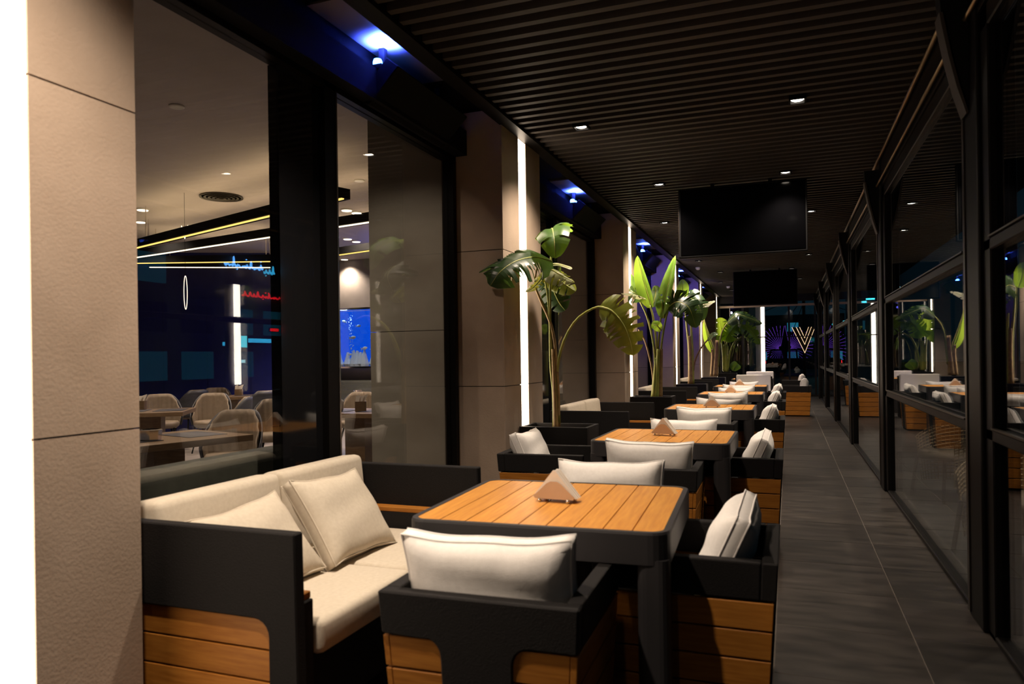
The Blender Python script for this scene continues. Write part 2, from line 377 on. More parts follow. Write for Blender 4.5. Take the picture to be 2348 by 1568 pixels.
# television panels hung from the ceiling
for y, l in ((8.3, 'large black television panel hung facing the camera, nearer one'), (17.0, 'smaller looking black television panel hung further down the terrace')):
    t = thing('television', l, 'television', (-.455, y, 2.78))
    cube('cabinet', 'flat_black', -.665, .665, 0, .06, -.375, .385, t, bevel=.008)
    cube('screen', 'screen_black', -.645, .645, -.004, 0, -.345, .37, t)
    cube('bezel_edge', 'rail_metal', -.668, -.662, -.003, .02, -.36, .38, t)
    for x in (-.3, .3): cube('bracket', 'flat_black', x - .02, x + .02, .02, .06, .385, .44, t)
for i, (px, Y) in enumerate(((1670, 20.8), (1601, 16.0))):
    p = at(px, 680 if i == 0 else 656, Y); tag(MB().lathe([(.05, .03), (.055, .01), (.04, -.02), (.02, -.03)], 14).ob('smoke_detector', 'ceramic', loc=(p.x, Y, ZC - .03), smooth=True), ['small white smoke detector on the far ceiling', 'small white detector on ceiling above the blue-lit pillar'][i], 'detector')
# ------------------------------------------------------------------ terrace furniture
def taper(zt, k):
    """narrow towards the floor by k at z=0"""
    return lambda x, y, z: (x * (1 - k * max(0, zt - z) / zt), y * (1 - k * max(0, zt - z) / zt), z)
CW, CD, CZ, CB = .305, .31, .64, .512          # armchair half width, half depth, arm height, underside of the black band
def arc(cx, cz, r, a0, a1, n=5): return [(cx + r * math.cos(math.radians(a0 + (a1 - a0) * i / n)), cz + r * math.sin(math.radians(a0 + (a1 - a0) * i / n))) for i in range(n + 1)]
def make_armchair():
    root = bpy.data.objects.new('armchair', None); C.objects.link(root); tp = taper(CZ, .13)
    MB().box(-CW + .022, CW - .022, -CD + .022, CD - .03, .015, .40).map(tp).ob('body', 'flat_black', root)
    sw = .115; r = .05
    tpoly = [(-CW, CZ), (-CW, CB)] + [(-sw - r, CB)] + arc(-sw - r, CB - r, r, 90, 0) + [(-sw, .0), (sw, .0)] + arc(sw + r, CB - r, r, 180, 90) + [(CW, CB), (CW, CZ)]
    MB().prism(tpoly, -CD - .008, -CD + .045).map(tp).ob('back_panel', 'black_fabric', root, bevel=.005, seg=1)
    for s in (-1, 1):
        a, b = sorted((s * CW, s * (CW - .048))); MB().box(a, b, -CD + .0455, CD, CB, CZ).map(tp).ob('armrest', 'black_fabric', root, bevel=.006)
    rows = 5; h = (CB - .02) / rows
    for i in range(rows):
        z0 = .02 + i * h; z1 = z0 + h - .007
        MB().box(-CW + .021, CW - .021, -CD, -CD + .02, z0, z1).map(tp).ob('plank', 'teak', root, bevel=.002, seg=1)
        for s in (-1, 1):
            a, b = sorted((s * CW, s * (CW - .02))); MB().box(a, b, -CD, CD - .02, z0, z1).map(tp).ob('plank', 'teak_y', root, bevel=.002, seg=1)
    MB().box(-CW + .021, CW - .021, CD - .028, CD - .01, .0, .40).map(tp).ob('front_panel', 'black_fabric', root)
    MB().box(-CW + .05, CW - .05, -CD + .05, CD - .02, .38, .455).map(tp).ob('seat', 'black_fabric', root, bevel=.02)
    return root
def make_pillow(W, H, T, g=.045, mat='white_fabric', seed=0):
    rnd = random.Random(seed); n, m = 18, 14; mb = MB(); ph = [rnd.uniform(0, 6) for _ in range(4)]
    def pt(i, j, s):
        u = 2 * i / n - 1; v = 2 * j / m - 1
        x = u * W / 2 * (1 - .05 * (1 - v * v)); z = v * H / 2 * (1 - .10 * (1 - u * u))
        b = max(0, (1 - u ** 4)) ** .6 * max(0, (1 - v ** 4)) ** .6
        wr = .006 * (math.sin(9 * u + 3 * v + ph[0]) + math.sin(14 * u - 5 * v + ph[1])) * (1 - b) + .004 * math.sin(7 * v + ph[2] + 2 * u) * b
        return (x, s * (g / 2 + (T - g) / 2 * b + wr * b ** .3 * (1 if b > 0 else 0)), z + .003 * math.sin(6 * u + ph[3]) * v)
    N = (n + 1) * (m + 1)
    for s in (1, -1):
        for j in range(m + 1):
            for i in range(n + 1): mb.v.append(pt(i, j, s))
    for k in range(2):
        for j in range(m):
            for i in range(n):
                a = k * N + j * (n + 1) + i; q = (a, a + 1, a + n + 2, a + n + 1); mb.f.append(q if k else q[::-1])
    bd = [i for i in range(n + 1)] + [j * (n + 1) + n for j in range(1, m + 1)] + [m * (n + 1) + i for i in range(n - 1, -1, -1)] + [j * (n + 1) for j in range(m - 1, 0, -1)]
    for a, b in zip(bd, bd[1:] + bd[:1]): mb.f.append((a, b, b + N, a + N))
    me = mb.data('pillow', mat, True)
    pipe = MB()
    for k in (0, 1): pipe.tube([mb.v[k * N + b] for b in bd], .0035, 5, True)
    return me, pipe.data('piping', mat, True)
PILLOWS = [make_pillow(.54, .34, .17, seed=s) for s in range(3)]
BIGP = [make_pillow(.52, .42, .15, .05, 'cream_fabric', 10), make_pillow(.5, .4, .15, .05, 'cream_fabric', 11)]
def pillow(meshes, loc, lean, rz, label, roll=0):
    o = link('cushion', meshes[0]); o.location = loc; o.rotation_euler = Matrix.Rotation(rz, 3, 'Z').to_4x4().to_3x3().__matmul__(Matrix.Rotation(lean, 3, 'X') @ Matrix.Rotation(roll, 3, 'Y')).to_euler()
    link('piping', meshes[1], o); return tag(o, label, 'cushion')
proto = [make_armchair(), False]
def armchair(x, y, facing, label, plabel=None, jit=0.0, pi=0, lean=.16):
    """facing: direction of the sitter, radians about z, 0 = +Y"""
    if proto[1]: o = copy_tree(proto[0])
    else: o = proto[0]; proto[1] = True
    o.location = (x, y, 0); o.rotation_euler = (0, 0, facing + jit); tag(o, label, 'armchair', 'black and teak armchairs at the terrace tables')
    if plabel:
        p = Matrix.Rotation(facing + jit, 3, 'Z') @ Vector((0, -.17 + .12 * (lean - .16), .627 - .06 * (lean - .16))) + Vector((x, y, 0))
        pillow(PILLOWS[pi % 3], p, lean, facing + jit, plabel, roll=(-.03, .02, .0)[pi % 3])
    return o
def rrect(hx, hy, r, n=6): return arc(hx - r, hy - r, r, 0, 90, n) + arc(-hx + r, hy - r, r, 90, 180, n) + arc(-hx + r, -hy + r, r, 180, 270, n) + arc(hx - r, -hy + r, r, 270, 360, n)
def make_table():
    root = bpy.data.objects.new('terrace_table', None); C.objects.link(root); hx, hy, r = .465, .45, .07
    o, i = rrect(hx, hy, r), rrect(hx - .024, hy - .024, r - .024); n = len(o); mb = MB()
    z0, z1 = .645, .75
    vs = [(x, y, z0) for x, y in o] + [(x, y, z1 - .008) for x, y in o] + [(x * .993, y * .993, z1) for x, y in o] + [(x, y, z1) for x, y in i] + [(x, y, z0) for x, y in i]
    fs = []
    for k in range(n):
        l = (k + 1) % n
        for q in range(4): fs.append((q * n + k, q * n + l, (q + 1) * n + l, (q + 1) * n + k))
        fs.append((4 * n + k, 4 * n + l, l, k))
    mb.add(vs, fs); mb.ob('frame', 'table_metal', root)
    for sx in (-1, 1):
        for sy in (-1, 1):
            lr = rrect(.052, .052, .032, 4); MB().prism([(x + sx * (hx - .056), y + sy * (hy - .056)) for x, y in lr], 0, .66, 'z').ob('leg', 'table_metal', root)
    MB().box(-hx + .03, hx - .03, -hy + .03, hy - .03, .70, .725).ob('under_tray', 'flat_black', root)
    hw = hx - .0245; hl = hy - .0245; rr = r - .0245; N = 9; pw = 2 * hw / N
    for k in range(N):
        a = -hw + k * pw + (.0022 if k else 0); b = -hw + (k + 1) * pw - (.0022 if k < N - 1 else 0)
        if k == 0: poly = [(b, hl)] + arc(a + rr, hl - rr, rr, 90, 180) + arc(a + rr, -hl + rr, rr, 180, 270) + [(b, -hl)]
        elif k == N - 1: poly = [(a, -hl)] + arc(b - rr, -hl + rr, rr, -90, 0) + arc(b - rr, hl - rr, rr, 0, 90) + [(a, hl)]
        else: poly = [(a, -hl), (b, -hl), (b, hl), (a, hl)]
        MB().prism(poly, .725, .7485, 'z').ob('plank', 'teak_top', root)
    return root
tproto = [make_table(), False]
def table(x, y, label, rz=0):
    if tproto[1]: o = copy_tree(tproto[0])
    else: o = tproto[0]; tproto[1] = True
    o.location = (x, y, 0); o.rotation_euler = (0, 0, rz); return tag(o, label, 'table', 'square teak tables down the terrace')
def make_napkins():
    root = bpy.data.objects.new('napkin_holder', None); C.objects.link(root)
    hp = [(-.075, .012), (.075, .012), (.078, .022), (.062, .036), (.028, .068), (.012, .076), (-.012, .076), (-.028, .068), (-.062, .036), (-.078, .022)]
    for y in (-.032, .029): MB().prism(hp, y, y + .003).ob('side_plate', 'holder_wood', root)
    MB().box(-.07, .07, -.029, .029, .012, .015).ob('base_plate', 'holder_wood', root)
    for k in range(9):
        y = -.026 + k * .006; dx = math.sin(k * 2.1) * .004; top = .112 + .004 * math.cos(k * 1.7)
        MB().prism([(-.085 + dx, .0155), (.085 + dx, .0155), (.004 + dx, top), (-.004 + dx, top)], y, y + .0042).ob('napkin', 'paper', root)
    for x in (-.055, .055):
        for y in (-.034, .034): MB().lathe([(.002, 0), (.0065, .003), (.0075, .007), (.005, .012), (.002, .0125)], 10).ob('foot', 'chrome', root, (x, y, 0), smooth=True)
    return root
nproto = [make_napkins(), False]
def napkins(x, y, z, rz, label, s=1.0):
    if nproto[1]: o = copy_tree(nproto[0])
    else: o = nproto[0]; nproto[1] = True
    o.location = (x, y, z); o.rotation_euler = (0, 0, rz); o.scale = (s, s, s); return tag(o, label, 'napkin holder')

SW, SD, SZ = .785, .425, .75                     # sofa half length, half depth, arm height
def make_sofa():
    root = bpy.data.objects.new('sofa', None); C.objects.link(root)
    fr = SD; bk = -SD; lw = .11; r = .06; zb = .455
    poly = [(bk, SZ), (bk, 0), (bk + .09, 0), (bk + .09, zb - r)] + arc(bk + .09 + r, zb - r, r, 180, 90)[1:] + arc(fr - lw - r, zb - r, r, 90, 0) + [(fr - lw, 0), (fr + .012, 0), (fr, SZ)]
    for s in (-1, 1):
        a, b = sorted((s * SW, s * (SW - .05))); MB().prism(poly, a, b, 'x').ob('arm_panel', 'black_fabric', root, bevel=.005, seg=1)
        for k in range(4):
            z0 = .03 + k * .107; a, b = sorted((s * (SW - .015), s * (SW - .04)))
            MB().box(a, b, bk + .02, fr - .03, z0, z0 + .1).ob('plank', 'teak_y', root, rot=(0, 0, 0), bevel=.002, seg=1)
        a, b = sorted((s * (SW - .051), s * (SW - .115))); MB().box(a, b, bk + .2, fr - .01, .10, .505).ob('inner_block', 'black_fabric', root, bevel=.004, seg=1)
        MB().box(a, b, bk + .2, fr - .02, .5055, .53).ob('wood_ledge', 'teak_y', root, bevel=.003, seg=1)
    MB().box(-SW + .0505, SW - .0505, bk, bk + .06, .05, .772).ob('back_panel', 'black_fabric', root, bevel=.005, seg=1)
    MB().box(-SW + .12, SW - .12, bk + .061, fr - .03, .06, .30).ob('seat_base', 'flat_black', root)
    for s in (-1, 1):
        a, b = sorted((s * .004, s * (SW - .122)))
        MB().box(a, b, bk + .10, fr + .015, .302, .425).ob('seat_cushion', 'cream_fabric', root, bevel=.028, seg=3)
        c = MB().box(a * 1.04, b * 1.09, -.075, .075, 0, .40).ob('back_cushion', 'cream_fabric', root, (0, bk + .155, .405), (.1, 0, 0), bevel=.035, seg=3)
    for o in root.children:
        if 'cushion' in o.name:
            for p in o.data.polygons: p.use_smooth = True
    return root
sproto = [make_sofa(), False]
def sofa(x, y, label, rz=-PI / 2):
    if sproto[1]: o = copy_tree(sproto[0])
    else: o = sproto[0]; sproto[1] = True
    o.location = (x, y, 0); o.rotation_euler = (0, 0, rz); return tag(o, label, 'sofa', 'two-seat sofas along the restaurant windows')

TAB = [(-.85, 2.79, 'nearest'), (-.82, 5.32, 'second'), (-.8, 8.38, 'third'), (-.8, 11.5, 'fourth'), (-.82, 14.2, 'fifth')]
for i, (x, y, w_) in enumerate(TAB):
    table(x, y, '%s square teak-topped black table from the camera' % w_, rz=(.05 if i == 0 else 0))
    napkins(x + (-.02, -.02, .01, -.02, -.03)[i], y + (.0, -.0, -.1, .05, 0)[i], .7495, (-.05, -.25, .1, -.1, .1)[i], 'triangular napkin stack in a holder on the %s table' % w_, 1.08)
    armchair(x + .0, y - .582, 0, 'armchair with its back to the camera at the %s table' % w_, 'cushion in the armchair with its back to the camera at the %s table' % w_, (.03, .02, -.02, .02, 0)[i], i)
    armchair(x - .0, y + .68, PI, 'armchair on the far side of the %s table, facing the camera' % w_, 'cushion seen over the far edge of the %s table' % w_, 0, i + 1)
    armchair(-.355, y + .035, PI / 2, 'armchair on the aisle side of the %s table' % w_, 'cushion tilted in the aisle-side armchair of the %s table' % w_, 0, i + 2, .42)
armchair(-1.66, 5.18, -PI / 2, 'armchair against the pillar on the left of the second table', 'cushion in the armchair against the pillar left of the second table', .06, 0, .4)
sofa(-1.955, 2.785, 'cream two-seat sofa with black arms under the nearest window')
sofa(-1.98, 8.3, 'cream cushioned sofa behind the tattered banana plant')
sofa(-1.98, 12.9, 'dark sofa in the third window bay behind the upright green plant')
sofa(-1.98, 17.3, 'dark sofa in the fourth window bay far along')
pillow(BIGP[0], (-1.945, 2.90, .60), .60, -PI / 2 + .03, 'large cream cushion standing on the nearest sofa', roll=-.05)
pillow(BIGP[1], (-1.985, 2.36, .575), .66, -PI / 2 - .06, 'cream cushion half hidden behind the large one on the nearest sofa', roll=.08)
armchair(.14, 16.95, PI / 2, 'lone armchair standing further right at the far end of the aisle', 'cushion in the lone armchair at the far end of the aisle', 0, 1)
armchair(.15, 20.5, PI / 2, 'last armchair before the end window', 'cushion in the last armchair before the end window', 0, 2)
for y, x0, x1, l in ((16.9, -1.08, -.36, 'nearer white high-backed bench at the end of the terrace'), (20.1, -1.03, -.36, 'further white high-backed bench at the end of the terrace')):
    t = thing('bench', l, 'bench', ((x0 + x1) / 2, y, 0)); h = (x1 - x0) / 2
    cube('back_cushion', 'white_fabric', -h, h, 0, .12, .40, .88, t, bevel=.02)
    cube('seat_cushion', 'white_fabric', -h, h, -.5, -.01, .32, .44, t, bevel=.02)
    cube('base', 'black_fabric', -h - .03, h + .03, -.5, .16, 0, .31, t); cube('back_panel', 'black_fabric', -h - .03, h + .03, .125, .16, .315, .84, t)
table(-.8, 18.4, 'sixth and last teak table between the white benches')
# ------------------------------------------------------------------ planters and banana plants
def make_leaf(mb_pts, wid, hint, fold=.35, tears=0, seed=0, droop=.0, asym=1.0):
    """blade along a spine; hint = direction the upper face looks; strips split at tears"""
    rnd = random.Random(seed); n = 22; sp = smooth_path(mb_pts, n); mb = MB(); hint = Vector(hint)
    tear = set(rnd.sample(range(4, n - 2), tears)) if tears else set()
    for side in (-1, 1):
        prev = None; wj = 1.0
        for i in range(n + 1):
            t = i / n; tg = (sp[min(i + 1, n)] - sp[max(i - 1, 0)]).normalized()
            lat = tg.cross(hint); lat = lat.normalized() if lat.length > 1e-4 else Vector((1, 0, 0)); nr = lat.cross(tg).normalized()
            pr = (math.sin(PI * min(1, t * .97 + .03) ** .72)) ** .62 * wid * (asym if side > 0 else 1)
            if i in tear: wj = rnd.uniform(.82, 1.06)
            ww = pr * wj * side
            rows = []
            for k in range(4):
                q = k / 3; rows.append(tuple(sp[i] + lat * ww * q + nr * abs(ww) * (fold * q - (fold + droop) * q * q) - tg * abs(ww) * -.25 * q))
            if prev:
                o = len(mb.v); fl = i in tear
                if fl: rows2 = [r if k < 2 else tuple(Vector(r) - tg * .018 * k - nr * .012 * k * rnd.uniform(.2, 1)) for k, r in enumerate(rows)]
                else: rows2 = rows
                mb.v += prev + rows2
                for k in range(3):
                    q = (o + k, o + k + 1, o + 5 + k, o + 4 + k); mb.f.append(q if side > 0 else q[::-1])
            prev = rows
    return mb
def leaf(root, pts, wid, hint, mat, **k):
    mb = make_leaf(pts, wid, hint, **k); me = bpy.data.meshes.new('leaf'); me.from_pydata(mb.v, [], mb.f)
    for p in me.polygons: p.use_smooth = True
    me.materials.append(MT[mat]); o = link('leaf', me, root)
    sp = smooth_path(pts, 12); MB().tube(sp, [.008 * (1 - i / 14) + .001 for i in range(13)], 6).ob('midrib', 'stem_green', o, smooth=True)
    return o
def stalk(root, pts, r0, r1, mat='stem_green'):
    sp = smooth_path(pts, 14); return MB().tube(sp, [r0 + (r1 - r0) * (i / 14) ** .8 for i in range(15)], 8).ob('stalk', mat, root, smooth=True)
def planter(c, label):
    t = thing('planter', label, 'planter', (XF + .01, c, 0)); x1, h, z = .58, .19, .755
    for a, b, y0, y1 in ((0, x1, -h, -h + .03), (0, x1, h - .03, h), (0, .03, -h + .0305, h - .0305), (x1 - .03, x1, -h + .0305, h - .0305)): cube('side_panel', 'black_metal', a, b, y0, y1, 0, z, t, bevel=.004)
    cube('soil', 'soil', .0305, x1 - .0305, -h + .0305, h - .0305, .05, z - .045, t)
for c, l in zip(PC[1:], ['black box planter of the tattered plant at the second pillar', 'black box planter of the upright plant with bright leaves', 'black box planter at the blue-lit pillar', 'black box planter next to last in the row', 'black box planter by the end window']): planter(c, l)

def plant(label, Y, stalks, leaves):
    b = stalks[0][0][0]; p0 = at(b[0], b[1], Y)
    t = thing('banana_plant', label, 'plant')
    def q(p): return at(p[0], p[1], Y + (p[2] if len(p) > 2 else 0))
    for pts, r0, r1, m in stalks: stalk(t, [q(p) for p in pts], r0, r1, m)
    for k, (pts, wid, hint, m, kw) in enumerate(leaves): leaf(t, [q(p) for p in pts], wid, hint, m, seed=k + int(Y * 7), **kw)
    return t
U, TOC, TOC2 = (0, -.2, 1), (.35, -1, .35), (.3, -1, -.2)
plant('tall tattered banana plant beside the lit second pillar', 5.88,
  [([(1276, 985), (1274, 930), (1271, 860), (1268, 800)], .030, .016, 'stem_brown'),
   ([(1271, 985), (1269, 900), (1262, 820), (1262, 640), (1266, 532)], .016, .008, 'stem_green'),
   ([(1281, 985), (1279, 880), (1268, 760), (1240, 690), (1226, 650, -.03), (1232, 612, -.05)], .017, .008, 'stem_brown'),
   ([(1275, 985), (1270, 860), (1262, 760), (1256, 680), (1247, 628)], .014, .008, 'stem_green'),
   ([(1282, 970), (1277, 860), (1290, 790), (1320, 735), (1362, 706), (1390, 704)], .016, .008, 'stem_green')],
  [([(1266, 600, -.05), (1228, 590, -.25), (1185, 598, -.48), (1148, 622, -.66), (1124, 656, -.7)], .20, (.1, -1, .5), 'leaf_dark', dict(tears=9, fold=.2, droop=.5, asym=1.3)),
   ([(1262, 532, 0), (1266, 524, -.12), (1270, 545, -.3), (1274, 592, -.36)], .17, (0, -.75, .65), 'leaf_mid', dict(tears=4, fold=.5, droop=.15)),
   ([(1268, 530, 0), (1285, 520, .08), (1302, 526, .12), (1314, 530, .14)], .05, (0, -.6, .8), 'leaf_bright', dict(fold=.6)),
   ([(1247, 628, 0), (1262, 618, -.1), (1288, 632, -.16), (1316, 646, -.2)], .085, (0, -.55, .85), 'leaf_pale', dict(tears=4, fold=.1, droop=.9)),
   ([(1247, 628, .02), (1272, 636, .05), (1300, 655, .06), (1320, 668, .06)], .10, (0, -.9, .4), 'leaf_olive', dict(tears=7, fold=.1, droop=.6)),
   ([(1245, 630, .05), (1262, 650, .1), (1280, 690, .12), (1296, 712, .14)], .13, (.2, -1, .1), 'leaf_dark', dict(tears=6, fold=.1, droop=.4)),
   ([(1250, 622, 0), (1240, 640, -.1), (1222, 660, -.2), (1206, 670, -.3)], .05, (0, -1, .4), 'leaf_olive', dict(tears=4)),
   ([(1250, 612, .0), (1275, 606, .05), (1300, 612, .1), (1312, 617, .1)], .035, (0, -.5, .8), 'leaf_pale', dict(fold=.3)),
   ([(1375, 703, 0), (1402, 712, -.02), (1428, 742, -.02), (1444, 780, 0), (1452, 815, .02)], .165, (.15, -1, .12), 'leaf_olive', dict(tears=7, fold=.15, droop=.2))])
plant('upright banana plant with bright yellow-green leaves in the middle', 10.42,
  [([(1506, 912), (1508, 860), (1510, 800)], .055, .03, 'stem_green'),
   ([(1500, 912), (1503, 850), (1504, 820)], .05, .02, 'stem_green'), ([(1513, 912), (1515, 850), (1517, 800)], .04, .02, 'stem_brown'),
   ([(1507, 880), (1506, 800), (1498, 730), (1490, 700)], .02, .012, 'stem_green'), ([(1510, 880), (1508, 820), (1512, 760), (1516, 720)], .02, .012, 'stem_green'),
   ([(1503, 880), (1500, 800), (1485, 730), (1466, 688)], .02, .012, 'stem_green'), ([(1514, 880), (1516, 800), (1524, 745), (1532, 708)], .02, .012, 'stem_green'),
   ([(1500, 890), (1494, 840), (1480, 785), (1464, 755)], .018, .01, 'stem_brown'), ([(1508, 880), (1506, 820), (1502, 760)], .016, .01, 'stem_green')],
  [([(1494, 706), (1484, 672), (1472, 630), (1462, 586)], .145, (.55, -1, .1), 'leaf_bright', dict(fold=.3, asym=.45)),
   ([(1496, 704, .05), (1500, 690, .05), (1504, 668, .08), (1500, 655, .08)], .10, (-.5, -1, 0), 'leaf_mid', dict(fold=.2)),
   ([(1516, 722), (1524, 690, -.05), (1536, 640, -.05), (1549, 586)], .135, (-.5, -1, .1), 'leaf_bright', dict(fold=.4, asym=.7, tears=2)),
   ([(1516, 758), (1508, 748, -.1), (1500, 744, -.1), (1494, 742, -.1)], .07, (0, -1, .3), 'leaf_bright', dict(fold=.3)),
   ([(1522, 730, 0), (1518, 700, -.05), (1516, 688, -.05)], .09, (.2, -1, 0), 'leaf_mid', dict(fold=.3)),
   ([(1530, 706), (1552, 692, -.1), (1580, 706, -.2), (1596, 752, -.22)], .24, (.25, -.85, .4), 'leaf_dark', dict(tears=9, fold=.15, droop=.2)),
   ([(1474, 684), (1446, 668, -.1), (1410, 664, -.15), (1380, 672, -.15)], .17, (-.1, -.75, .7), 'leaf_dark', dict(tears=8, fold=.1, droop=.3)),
   ([(1478, 686, -.02), (1456, 676, -.35), (1424, 672, -.72)], .08, (-.1, -.6, .9), 'leaf_pale', dict(tears=3, fold=.1, droop=.3)),
   ([(1450, 672), (1444, 650, .05), (1438, 636, .05), (1432, 630)], .09, (.3, -1, 0), 'leaf_mid', dict(fold=.4))])
plant('shadowed banana plant in front of the blue-lit pillar', 14.97,
  [([(1584, 880), (1583, 820), (1580, 770)], .06, .03, 'stem_brown'), ([(1588, 880), (1587, 800), (1584, 740)], .04, .02, 'stem_green'),
   ([(1582, 880), (1580, 800), (1574, 740), (1570, 690)], .035, .015, 'stem_green'),
   ([(1590, 850), (1594, 826), (1606, 800), (1622, 780), (1640, 766)], .02, .012, 'stem_brown')],
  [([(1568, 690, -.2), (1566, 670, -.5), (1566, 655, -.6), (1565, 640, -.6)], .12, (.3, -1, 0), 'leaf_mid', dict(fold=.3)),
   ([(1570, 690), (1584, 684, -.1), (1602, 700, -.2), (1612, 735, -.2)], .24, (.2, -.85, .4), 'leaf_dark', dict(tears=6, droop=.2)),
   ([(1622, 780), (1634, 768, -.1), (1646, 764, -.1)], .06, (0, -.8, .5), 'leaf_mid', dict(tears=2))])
plant('banana plant with a pale folded leaf, next to last pillar', 19.5,
  [([(1640, 862), (1642, 820), (1644, 780)], .08, .04, 'stem_brown'), ([(1632, 862), (1634, 820), (1632, 800)], .05, .03, 'stem_brown'),
   ([(1642, 840), (1636, 800), (1626, 770), (1616, 740), (1610, 715)], .025, .015, 'stem_green'), ([(1646, 840), (1650, 790), (1656, 760), (1668, 740)], .03, .015, 'stem_green')],
  [([(1634, 808), (1626, 786), (1620, 764), (1614, 736)], .12, (.6, -1, .1), 'leaf_bright', dict(fold=.3, asym=.5)),
   ([(1608, 714), (1614, 704, -.1), (1626, 696, -.1), (1640, 690, -.1)], .10, (0, -.8, .7), 'leaf_pale', dict(tears=3, fold=.3)),
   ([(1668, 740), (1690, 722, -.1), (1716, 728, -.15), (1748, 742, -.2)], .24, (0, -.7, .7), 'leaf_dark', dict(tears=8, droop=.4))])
plant('spreading banana plant by the end window', 23.9,
  [([(1664, 852), (1664, 820), (1662, 790)], .08, .04, 'stem_green'), ([(1660, 850), (1658, 810), (1654, 780)], .05, .02, 'stem_green'),
   ([(1668, 850), (1674, 810), (1684, 785), (1700, 772)], .04, .02, 'stem_green'), ([(1664, 830), (1668, 780), (1680, 752)], .03, .02, 'stem_green')],
  [([(1660, 782), (1656, 760), (1652, 745), (1650, 728)], .36, (.4, -1, 0), 'leaf_bright', dict(fold=.3, tears=3)),
   ([(1662, 782), (1672, 765, -.1), (1684, 748, -.1), (1694, 738, -.1)], .30, (-.2, -1, .1), 'leaf_bright', dict(fold=.3, tears=3)),
   ([(1680, 752), (1700, 745, -.2), (1722, 758, -.25), (1742, 790, -.3)], .28, (.1, -.9, .5), 'leaf_mid', dict(tears=6, droop=.4)),
   ([(1655, 784), (1650, 778, -.2), (1648, 770, -.2)], .25, (0, -1, .2), 'leaf_bright', dict()),
   ([(1680, 850), (1684, 842), (1690, 836), (1692, 834)], .16, (.3, -1, .3), 'leaf_mid', dict())])
# ------------------------------------------------------------------ the restaurant behind the windows
XI = XG - .08
struct(cube('floor', 'int_floor', -13.2, XI, -3, 13.2, -.05, 0))
struct(cube('ceiling', 'plaster', -13.2, XI, -3, 13.2, 3.4, 3.5))
struct(cube('wall_far', 'dark_wall_stone', -13.2, XI, 13.0, 13.2, 0, 3.4))
struct(cube('wall_left', 'slate_cloth', -13.3, -13.2, -3, 13.2, 0, 3.4))
struct(cube('wall_rear', 'slate_cloth', -13.2, XI, -3.2, -3.0, 0, 3.4))
struct(cube('wall_behind_terrace', 'slate_cloth', -3.5, -3.4, 13.2, YE, 0, 3.4))
d = Vector((2.75, 1.5, 0)); ang = math.atan2(d.y, d.x)
pw_ = struct(MB().box(0, d.length, 0, .15, 0, 3.4).ob('wall_partition', 'navy_gloss', None, (-11.65, 10.2, 0), (0, 0, ang)))
for k in range(4): MB().box(k * .78 + .01, k * .78 + .77, -.012, -.001, .02, 2.55).ob('panel', 'navy_gloss', pw_)
MB().box(d.length - .09, d.length + .02, -.03, .17, 0, 2.75).ob('stone_end', 'stone', pw_)

def pend_beam(a, b, label, mat='led_yellow', z=2.86):
    A, B = Vector((a[0], a[1], z)), Vector((b[0], b[1], z)); L_ = (B - A).length; an = math.atan2((B - A).y, (B - A).x)
    t = thing('pendant_beam', label, 'pendant light', A, an)
    cube('housing', 'flat_black', 0, L_, -.07, .07, .012, .11, t); cube('led_strip', mat, .0, L_, -.035, -.005, .0, .0115, t)
    cube('led_uplight', 'led_yellow', .05, L_ - .05, .01, .04, .1105, .116, t)
    for x in (.3, L_ - .3): cube('hanger', 'chrome', x, x + .01, 0, .01, .1105, 3.4 - z, t)
    u = light('uplight', 'AREA', (L_ * .5, 0, .125), 2.2 * L_, (1, .74, .42), rot=(PI, 0, 0), parent=t); u.data.shape = 'RECTANGLE'; u.data.size = L_ * .9; u.data.size_y = .05
f = 1.04
pend_beam((-8.2, 7.45), (-3.95, 6.0), 'frontmost black hanging beam with yellow light line in the restaurant')
pend_beam((-8.9, 8.1), (-3.9, 7.05), 'second hanging beam with whitish light line in the restaurant', 'led_cream')
pend_beam((-9.4, 8.55), (-7.2, 9.4), 'third short hanging beam with yellow light line in the restaurant')
pend_beam((-9.6, 9.0), (-7.75, 10.0), 'rearmost hanging beam with light line before the dark partition', 'led_cream')
pend_beam((-6.6, 9.3), (-4.6, 8.75), 'hanging beam with light line seen left of the grey stone column')
ILAB = ['big bright downlight at the edge of the nearest pillar', 'small downlight below the big bright one', 'first downlight of the upper row beyond the narrow window', 'second downlight of the upper row beyond the narrow window', 'brightest downlight on the blue-lit restaurant ceiling',
        'middle downlight on the blue-lit restaurant ceiling', 'dimmest downlight on the blue-lit restaurant ceiling', 'downlight above the aquarium wall on the left', 'downlight above the aquarium wall on the right']
for (px, py), l in zip(((327, 480), (322, 508), (795, 481), (818, 487), (767, 543), (797, 547), (817, 553), (790, 594), (822, 598)), ILAB):
    v = at(px, py, 5) - Vector((0, 0, CAMH)); k = (3.395 - CAMH) / v.z; p = Vector((0, 0, CAMH)) + v * k
    t = thing('downlight', l, 'downlight', p); MB().lathe([(.085, .004), (.085, -.006), (.075, -.012)], 20).ob('trim_ring', 'ceramic', t, smooth=False); MB().lathe([(.07, -.0125), (.068, -.018)], 20).ob('lens', 'lamp_dim', t)
    light('beam', 'SPOT', (0, 0, -.04), 340, (1, .80, .64), .05, (0, 0, 0), math.radians(120), .9, t)
